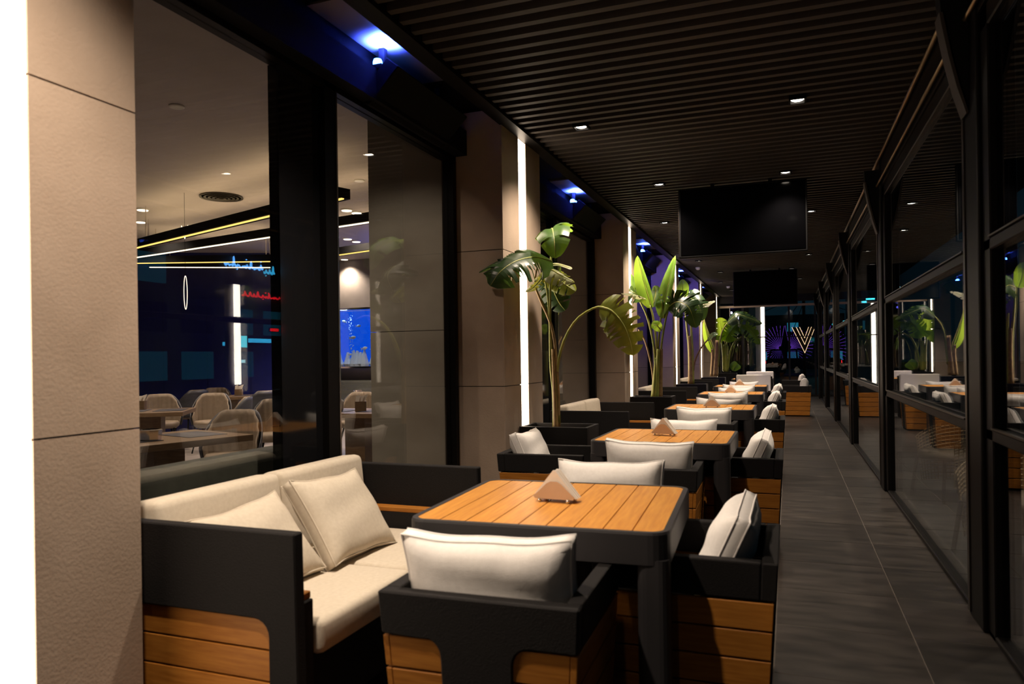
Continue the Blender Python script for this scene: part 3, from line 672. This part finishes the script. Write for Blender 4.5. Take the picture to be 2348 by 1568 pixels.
for x, y, l in ((-4.6, 4.6, 'added downlight over the window table inside the restaurant'), (-6.6, 5.6, 'added downlight over the middle of the restaurant floor'), (-3.0, 4.5, 'added downlight to brighten the grey stone column in the restaurant'), (-4.6, 7.3, 'added downlight hidden behind the grey column in the restaurant')):  # extra unseen downlights added to brighten the restaurant
    t = thing('downlight', l, 'downlight', (x, y, 3.395)); MB().lathe([(.06, .004), (.06, -.006), (.05, -.012)], 20).ob('trim_ring', 'ceramic', t)
    light('beam', 'SPOT', (0, 0, -.04), 90 if x > -3.5 else 300, (1, .80, .64), .05, (0, 0, 0), math.radians(120), .9, t)
t = thing('added_blue_light', 'added blue light washing the restaurant ceiling near the aquarium', 'lamp', (-5.2, 11.6, 2.75)); cube('body', 'flat_black', -.6, .6, -.05, .05, -.05, 0, t); cube('wall_arm', 'flat_black', -.03, .03, .05, 1.4, -.04, -.01, t)  # unseen blue light and its arm, added to tint the ceiling
light('blue_wash', 'SPOT', (0, 0, .05), 500, (.1, .16, 1), .2, (PI, 0, 0), math.radians(160), .5, t)
p = Vector((-6.62, 7.32, 3.395)); t = thing('air_diffuser', 'round louvred air diffuser in the restaurant ceiling', 'diffuser', p)
for k in range(5):
    r = .26 - .05 * k; MB().lathe([(r, .0), (r, -.012 - .004 * k), (r - .028, -.008 - .004 * k), (r - .028, .0)], 28).ob('ring', 'rail_metal', t)
p = at(425, 633, 6.98); t = thing('loop_pendant', 'slender glowing loop pendant hanging in the restaurant', 'pendant light', (p.x, p.y, 0))
lp = [(.026 * math.sin(a), 0, 2.18 + .205 * math.cos(a)) for a in [2 * PI * k / 28 for k in range(28)]]
MB().tube(lp, .004, 6, True).ob('lower_loop', 'led_cream', t); MB().tube([(-.05, 0, 3.0), (-.03, 0, 2.93), (0, 0, 2.84), (.03, 0, 2.93), (.05, 0, 3.0)], .006, 6).ob('upper_fork', 'led_cream', t); MB().tube([(0, 0, 2.385), (0, 0, 3.4)], .002, 5).ob('cord', 'flat_black', t)

def make_shell():
    root = bpy.data.objects.new('shell_chair', None); C.objects.link(root)
    def shell(r, dz, rip):
        mb = MB(); n, m = 36, 8
        for j in range(m + 1):
            for i in range(n + 1):
                a = math.radians(-98 + 196 * i / n); q = j / m; e = abs(a) / math.radians(98)
                top = .86 - .34 * max(0, e - .32) ** 1.4 / .58; z = .40 + (top - .40) * q
                rr = (r + .035 * q - .012 * q * q) + rip * abs(math.sin(i / n * PI * 10)) * .018
                mb.v.append((rr * math.sin(a), -rr * math.cos(a) * .95 + (.0), z + dz))
        for j in range(m):
            for i in range(n): a = j * (n + 1) + i; mb.f.append((a, a + 1, a + n + 2, a + n + 1))
        return mb
    o = shell(.235, .0, -1).ob('backrest', 'tan_leather', root, smooth=True); s_ = shell(.262, -.004, 0).ob('outer_shell', 'dark_leather', root, smooth=True)
    for q in (o, s_): md = q.modifiers.new('thick', 'SOLIDIFY'); md.thickness = .014; md.offset = 0
    MB().lathe([(.05, .36), (.2, .36), (.235, .39), (.24, .43), (.22, .46), (.05, .465)], 24).ob('seat', 'tan_leather', root, smooth=True)
    for sx in (-1, 1):
        for sy in (-1, 1): MB().tube([(sx * .14, sy * .14, .37), (sx * .22, sy * .22, 0)], [.014, .01], 8).ob('leg', 'flat_black', root)
    return root
sh = [make_shell(), False]
def shell_chair(x, y, rz, label):
    if sh[1]: o = copy_tree(sh[0])
    else: o = sh[0]; sh[1] = True
    o.location = (x, y, 0); o.rotation_euler = (0, 0, rz); tag(o, label, 'chair', 'upholstered shell chairs in the restaurant')
def face(dx, dy): return math.atan2(-dx, dy)
for x, y, dx, dy, l in ((-8.7, 8.33, .8, -.6, 'tan channelled shell chair nearest the big pillar in the restaurant'), (-9.65, 9.87, -.9, .2, 'dark-backed shell chair against the dark partition, turned away'), (-8.05, 8.62, .5, -.85, 'tan shell chair left of the dark-backed one in the restaurant middle'),
     (-6.95, 7.8, -.75, -.45, 'dark shell chair seen from behind in the restaurant middle'), (-4.95, 5.55, .35, -.95, 'large tan shell chair closest to the window glass'), (-9.7, 10.5, .6, -.8, 'tan shell chair below the lit white column reflection'),
     (-8.0, 9.62, -.9, .3, 'dark shell chair right of the far napkin box, turned away'), (-5.85, 7.3, .5, -.85, 'tan shell chair beside the black window panel'), (-5.8, 9.05, .2, -1, 'tufted shell chair under the aquarium'), (-6.05, 9.85, .9, .3, 'dark shell chair right below the aquarium corner')):
    shell_chair(x, y, face(dx, dy), l)
def dining(x, y, hx, hy, rz, label):
    t = thing('dining_table', label, 'table', (x, y, 0), rz); cube('top', 'table_wood', -hx, hx, -hy, hy, .70, .75, t, bevel=.004); cube('pedestal', 'table_wood', -.12, .12, -.12, .12, .03, .70, t); cube('foot_plate', 'flat_black', -.28, .28, -.28, .28, 0, .03, t)
    for s in (-1, 1): cube('place_mat', 'slate_cloth', s * hx * .5 - .16, s * hx * .5 + .16, -.22, .22, .7505, .754, t)
dining(-4.5, 4.3, .52, .42, 1.3, 'wooden table right behind the window glass with a glass ashtray')
dining(-7.2, 6.75, .42, .42, .6, 'wooden table with napkin box beside the nearest pillar')
dining(-8.85, 9.95, .4, .4, .6, 'wooden table near the dark partition')
dining(-4.55, 7.15, .45, .4, .1, 'wooden table left of the grey stone column')
dining(-6.3, 8.55, .35, .35, .2, 'small wooden table below the aquarium')
def napbox(x, y, label, z=.7545):
    t = thing('napkin_box', label, 'napkin box', (x, y, z), .5); cube('box', 'table_wood', -.06, .06, -.05, .05, 0, .11, t)
    for k in range(3): MB().prism([(-.055 + .035 * k, .11), (-.02 + .035 * k, .11), (-.0 + .04 * k, .19 - .02 * (k % 2)), (-.05 + .035 * k, .17)], -.04 + .02 * k, -.03 + .02 * k).ob('napkin', 'paper', t)
napbox(-7.5, 6.85, 'wooden napkin box on the table beside the nearest pillar', .7505); napbox(-8.75, 10.02, 'wooden napkin box on the table near the dark partition', .7505); napbox(-4.5, 7.1, 'wooden napkin box on the table by the grey column', .7505)
tag(MB().lathe([(.035, 0), (.05, .02), (.055, .1), (.045, .13), (.03, .14), (.028, .16)], 18).ob('jar', 'ceramic', loc=(-4.72, 7.0, .7505), smooth=True), 'white ceramic jar beside the napkin box by the grey column', 'jar')
ta = thing('ashtray', 'faceted clear glass ashtray on the table behind the window', 'ashtray', (-4.42, 4.12, .7545))
MB().lathe([(.02, 0), (.075, 0), (.085, .075), (.075, .08), (.06, .02), (.01, .018)], 8).ob('bowl', 'chrome', ta)
t = thing('banquette', 'grey padded banquette standing along the inside of the window', 'banquette', (-3.05, 2.79, 0))
cube('back_pad', 'banquette', .12, .32, -.83, .83, .3, .82, t, bevel=.04); cube('seat_pad', 'banquette', -.38, .115, -.83, .83, .3, .46, t, bevel=.03); cube('plinth', 'flat_black', -.35, .3, -.82, .82, 0, .295, t)
t = thing('banquette', 'blue-grey banquette along the stone wall under the aquarium', 'banquette', (-8, 12.7, 0)); cube('back_pad', 'banquette', -1.4, 1.4, .05, .25, .3, .92, t, bevel=.04); cube('seat_pad', 'banquette', -1.4, 1.4, -.45, .045, .0, .46, t, bevel=.03)
# aquarium
t = thing('aquarium', 'glowing blue aquarium set in the restaurant wall', 'aquarium', (-8.45, 12.62, 1.165))
cube('back_light', 'water_glow', -1.0, 1.0, .33, .34, .04, 1.17, t)
for a, b, c, d_ in ((-1.03, 1.03, 0, .035), (-1.03, 1.03, 1.175, 1.21)): cube('frame', 'chrome', a, b, 0, .35, c, d_, t)
cube('front_pane', 'tank_glass', -1.0, 1.0, 0, .008, .036, 1.174, t)
rk = MB(); rnd = random.Random(3)
for k in range(16):
    x = rnd.uniform(-.9, .95); rk.add(*(lambda q: (q.v, q.f))(MB().lathe([(.09 * rnd.uniform(.5, 1.2), 0), (.1, .05), (.06, rnd.uniform(.1, .22)), (.02, rnd.uniform(.22, .34))], 7, (x, .2, .036))))
rk.ob('coral_rock', 'ceramic', t)
bb = MB()
for c in (-.55, .12, .62):
    for k in range(60): r = rnd.uniform(.006, .014); bb.lathe([(.002, -r), (r, 0), (.002, r)], 6, (c + rnd.gauss(0, .03), .2, rnd.uniform(.25, 1.12)))
b_ = bb.ob('bubbles', 'ceramic', t); b_['kind'] = 'stuff'
light('tank_lamp', 'POINT', (0, .1, 1.12), 45, (.3, .55, 1), .1, parent=t)
fm = MB().lathe([(.002, -.09), (.028, -.05), (.04, 0), (.03, .05), (.008, .08)], 10).map(lambda x, y, z: (z, y * .45, x * 1.2)).data('fish_body', 'ceramic', True)
ft = MB().prism([(.07, 0), (.13, .045), (.115, 0), (.13, -.045)], -.004, .004).data('fish_tail', 'ceramic')
FO = ['first', 'second', 'third', 'fourth', 'fifth', 'sixth', 'seventh', 'eighth', 'last']
for k in range(9):
    p = (-8.88 + .115 * k, 12.62 + .06 + .03 * (k % 3), 1.165 + (.55, .3, .8, .45, .95, .28, .62, .85, .4)[k]); o = link('fish', fm, None, p, (0, rnd.uniform(-.3, .3), rnd.choice((0, PI)))); o.scale = [rnd.uniform(.5, .8)] * 3
    link('tail', ft, o); tag(o, 'small pale fish in the blue aquarium, %s from the left' % FO[k] if k < 8 else 'small pale fish in the blue aquarium, the last on the right', 'fish', 'fish in the aquarium')

# ------------------------------------------------------------------ the street outside
struct(cube('ground', 'paving', -40, 60, YE + .25, 120, -.16, -.06)); struct(cube('ground_side', 'paving', 1.0, 60, -20, YE + .25, -.16, -.06))
def building(label, x0, x1, y0, y1, h, face_, rows, cols, lit):
    t = thing('building', label, 'building', (0, 0, -.06)); cube('wall', 'facade', x0, x1, y0, y1, 0, h, t); rr = random.Random(int(x0 * 7 + y0))
    for r in range(rows):
        for c in range(cols):
            z0 = .8 + r * (h - 1) / rows; z1 = z0 + (h - 1) / rows * .6; m = 'window_glow' if rr.random() < lit else 'gloss_black'
            if face_ == 'x': s_ = (y1 - y0) / cols; cube('window', m, x0 - .03, x0, y0 + s_ * (c + .15), y0 + s_ * (c + .85), z0, z1, t)
            else: s_ = (x1 - x0) / cols; cube('window', m, x0 + s_ * (c + .15), x0 + s_ * (c + .85), y0 - .03, y0, z0, z1, t)
building('dark teal building across the street mirrored in the restaurant window', 14.4, 24, 15, 34, 7.5, 'x', 4, 9, .45)
building('dark building further along the opposite side of the street', 14.4, 24, 36, 56, 6, 'x', 3, 8, .3)
building('low dark building closing the end of the street', -3, 8, 72, 80, 5.0, 'y', 3, 8, .25)
building('dark building standing left beyond the end window', -9, -1.6, 34, 50, 7, 'y', 3, 5, .05)
def scribble(label, y0, y1, z, h, mat, seed, X=14.33):
    rr = random.Random(seed); t = thing('neon_sign', label, 'sign', (X, 0, 0)); y = y0
    while y < y1:
        w_ = rr.uniform(.16, .34); pts = [(0, y, z), (0, y + w_ * .3, z - h * .25), (0, y + w_ * .6, z + rr.uniform(-.1, .9) * h), (0, y + w_ * .75, z - h * .1), (0, y + w_, z)]
        MB().tube(smooth_path(pts, 12), .03, 5).ob('letter', mat, t); y += w_ * .95
        if rr.random() < .4: MB().lathe([(.01, -.03), (.035, 0), (.01, .03)], 6).ob('dot', mat, t, (0, y - .1, z + rr.choice((-.5, .8)) * h))
scribble('blue neon script sign across the street, mirrored in the window', 21.6, 23.6, 5.0, .32, 'neon_blue', 4); scribble('second blue neon sign beside the script, mirrored in the window', 23.75, 24.4, 4.9, .3, 'neon_cyan', 9)
scribble('red neon script sign across the street, mirrored in the window', 22.5, 25.0, 3.9, .2, 'neon_red', 5)
for (y, z, hy, hz, m, l) in ((22.5, 2.1, .18, .22, 'neon_teal', 'bright teal square sign across the street, mirrored in the window'), (21.82, 2.0, .42, .07, 'neon_cyan', 'long cyan light line left of the teal square sign'), (23.42, 2.15, .66, .08, 'neon_cyan', 'long cyan light line right of the teal square sign'),
        (24.3, 2.6, .25, .06, 'neon_red', 'small red light bar across the street'), (22.45, 1.35, .12, .06, 'neon_white', 'small white light below the teal square sign')):
    t = thing('light_box', l, 'sign', (14.3, y, z)); cube('case', 'flat_black', .0, .06, -hy - .02, hy + .02, -hz - .02, hz + .02, t); cube('panel', m, -.02, -.001, -hy, hy, -hz, hz, t)
t = thing('lit_column', 'white lit column across the street, mirrored in the restaurant window', 'column', (13.2, 20.6, -.06)); MB().lathe([(.2, 0), (.2, 4.1)], 24).ob('shaft', 'plaster', t, smooth=True); cube('led_strip', 'column_led', -.3, -.25, -.14, .14, .6, 4.1, t); cube('strip_bracket', 'flat_black', -.25, -.18, -.05, .05, 2.0, 2.1, t)
for (px, py, s_, m, l) in ((1975, 690, .16, 'neon_teal', 'cyan street light left of the pair seen through the glass wall'), (1995, 683, .14, 'neon_teal', 'cyan street light right of the pair seen through the glass wall'), (2052, 657, .16, 'neon_white', 'slanted white street light high in the glass wall'), (1932, 736, .30, 'neon_teal', 'bright cyan shop light low beyond the glass wall'), (1908, 741, .14, 'neon_teal', 'small cyan shop light beside the bright one')):
    Ys = 46 if px == 1908 else 45; p = at(px, py, Ys); t = thing('street_light', l, 'street light', (p.x, Ys, -.06)); MB().tube([(0, .1, 0), (0, .1, p.z + .2), (0, 0, p.z + .25)], .05, 8).ob('pole', 'flat_black', t); cube('head', m, -s_ * 1.5, s_ * 1.5, -.12, .08, p.z - s_ * .3, p.z + s_ * .3, t)
# V-shaped illuminated sign
t = thing('letter_sign', 'large V shaped sign with glowing warm outlines outside the end window', 'sign', (0, 45, 0))
vx0, vx1, vc, vt, vb = .22, 1.47, .90, 2.86, 1.36
def vbar(q0, q1, y0, y1, mat, name):
    for s, x in ((0, vx0), (1, vx1)):
        def P(q): return x + (vc - x) * q
        a, b = P(q0 * 1.0), P(q1); zz = vt
        k0, k1 = vb + (vt - vb) * q0 * .95, vb + (vt - vb) * q1 * .95
        MB().prism([(a, vt), (b, vt), (vc, k1), (vc, k0)], y0, y1).ob(name, mat, t)
vbar(.0, .34, .06, .16, 'flat_black', 'letter_body'); vbar(.40, .62, .06, .16, 'flat_black', 'letter_body')
for q in (.0, .34, .60): vbar(q, q + .03, .0, .05, 'neon_orange', 'outline')
cube('mast', 'flat_black', vc - .05, vc + .05, .18, .28, -.06, 2.6, t)
for s, (cx, cz), a0, a1, l in ((-1, (-.5, 1.78), 80, 282, 'left fan of purple light rays on the wall behind the parked car'), (1, (.1, 1.82), -100, 100, 'right fan of purple light rays on the wall behind the parked car')):
    t = thing('ray_panel', l, 'light panel', (cx, 55 if s < 0 else 55.3, cz)); cube('post', 'flat_black', -.04, .04, .02, .1, -cz - .06, .2, t)
    for k in range(22):
        a = math.radians(a0 + (a1 - a0) * k / 21); MB().prism([(.12 * math.cos(a) - .004 * math.sin(a), .12 * math.sin(a) + .008 * math.cos(a)), (.12 * math.cos(a) + .008 * math.sin(a), .12 * math.sin(a) - .008 * math.cos(a)), (1.55 * math.cos(a) + .012 * math.sin(a), 1.55 * math.sin(a) - .012 * math.cos(a)), (1.55 * math.cos(a) - .012 * math.sin(a), 1.55 * math.sin(a) + .012 * math.cos(a))], 0, .015).ob('ray', 'neon_purple', t)
# parked car
t = thing('car', 'black boxy off-road car parked outside the end window', 'car', (-1.35, 50, -.06))
MB().prism([(0, .45), (.02, 1.02), (.15, 1.12), (3.2, 1.12), (4.4, 1.02), (4.5, .8), (4.5, .45)], 0, 1.8).ob('body', 'car_paint', t, bevel=.04)
MB().prism([(.3, 1.62), (.36, 1.72), (2.7, 1.72), (2.85, 1.62)], .1, 1.7).ob('roof', 'car_paint', t, bevel=.02)
for x0, x1 in ((.12, .36), (1.02, 1.12), (1.82, 1.94), (2.76, 3.1)):
    for y in (.08, 1.66): MB().prism([(x0, 1.1), (x0 + .09, 1.1), (x1, 1.65), (x1 - .09, 1.65)] if x1 < 1 else ([(x1 - .09, 1.1), (x1, 1.1), (x0 + .09, 1.65), (x0, 1.65)]), y, y + .05).ob('window_post', 'car_paint', t)
for x0, x1 in ((.35, 1.02), (1.12, 1.82), (1.94, 2.8)):
    for y in (.1, 1.68): cube('side_window', 'street_glass', x0, x1, y, y + .01, 1.11, 1.64, t)
for x in (.85, 3.6):
    for y in (.0, 1.6): MB().lathe([(.2, 0), (.38, .02), (.38, .2), (.2, .22)], 20).map(lambda a, b, c: (a, c, b)).ob('wheel', 'tyre', t, (x, y, .38))
cube('tail_lamp', 'neon_red', -.01, .0, .1, .3, .8, .95, t)
# utility pole and wires
t = thing('utility_pole', 'dark utility pole with wires against the night sky', 'pole', (.95, 49, -.06)); MB().tube([(0, 0, 0), (0, 0, 7.5)], .09, 8).ob('mast', 'flat_black', t); cube('cross_arm', 'flat_black', -.7, .7, -.05, .05, 4.7, 4.8, t)
for k, (a, b) in enumerate((((-.6, 0, 4.75), (-9, 8, 2.7)), ((.6, 0, 4.75), (9, 8, 2.9)), ((-.3, 0, 4.5), (-3, 6, 1.4)), ((0, 0, 4.6), (-1.6, 4, .8)))): MB().tube(smooth_path([a, tuple((Vector(a) + Vector(b)) / 2 - Vector((0, 0, .2))), b], 8), .022, 5).ob('wire', 'flat_black', t)
# woven chairs outside the right glass wall
def rattan_chair(x, y, rz, label):
    t = thing('rattan_chair', label, 'chair', (x, y, -.06), rz); mb = MB(); n, m = 34, 16
    for j in range(m + 1):
        for i in range(n + 1):
            a = math.radians(-120 + 240 * i / n); r = .27 + .05 * j / m; mb.v.append((r * math.sin(a), -r * math.cos(a), .14 + .60 * j / m * (1 - .3 * (abs(a) / 2.1) ** 2)))
    for j in range(m):
        for i in range(n): q = j * (n + 1) + i; mb.f.append((q, q + 1, q + n + 2, q + n + 1))
    o = mb.ob('woven_back', 'rattan', t); o.modifiers.new('weave', 'WIREFRAME').thickness = .012
    MB().lathe([(.05, .38), (.27, .38), (.28, .41), (.26, .45), (.05, .46)], 24).ob('seat', 'tan_leather', t, smooth=True)
    for sx in (-1, 1):
        for sy in (-1, 1): MB().tube([(sx * .2, sy * .2, .39), (sx * .24, sy * .24, 0)], .015, 8).ob('leg', 'flat_black', t)
rattan_chair(1.34, 5.55, 2.2, 'woven rattan chair outside the glass at the right edge'); rattan_chair(1.42, 7.9, 2.0, 'woven rattan chair outside behind the second glass bay')
ev = struct(cube('added_eave', 'post_metal', 1.06, 2.6, -3, YE, 3.22, 3.32)); ev['label'] = 'added black eave outside the right glass wall, carrying added lights'  # eave added only to carry the added outdoor lights
for y, l in ((5.2, 'added downlight under the eave to brighten the nearer rattan chair'), (7.8, 'added downlight under the eave to brighten the further rattan chair')):  # unseen downlights added to light the rattan chairs
    t = thing('downlight', l, 'downlight', (1.9, y, 3.215)); MB().lathe([(.05, .004), (.05, -.02), (.04, -.022)], 18).ob('housing', 'flat_black', t); light('beam', 'SPOT', (0, 0, -.04), 220, (1, .8, .6), .04, (0, 0, 0), math.radians(110), .9, t)
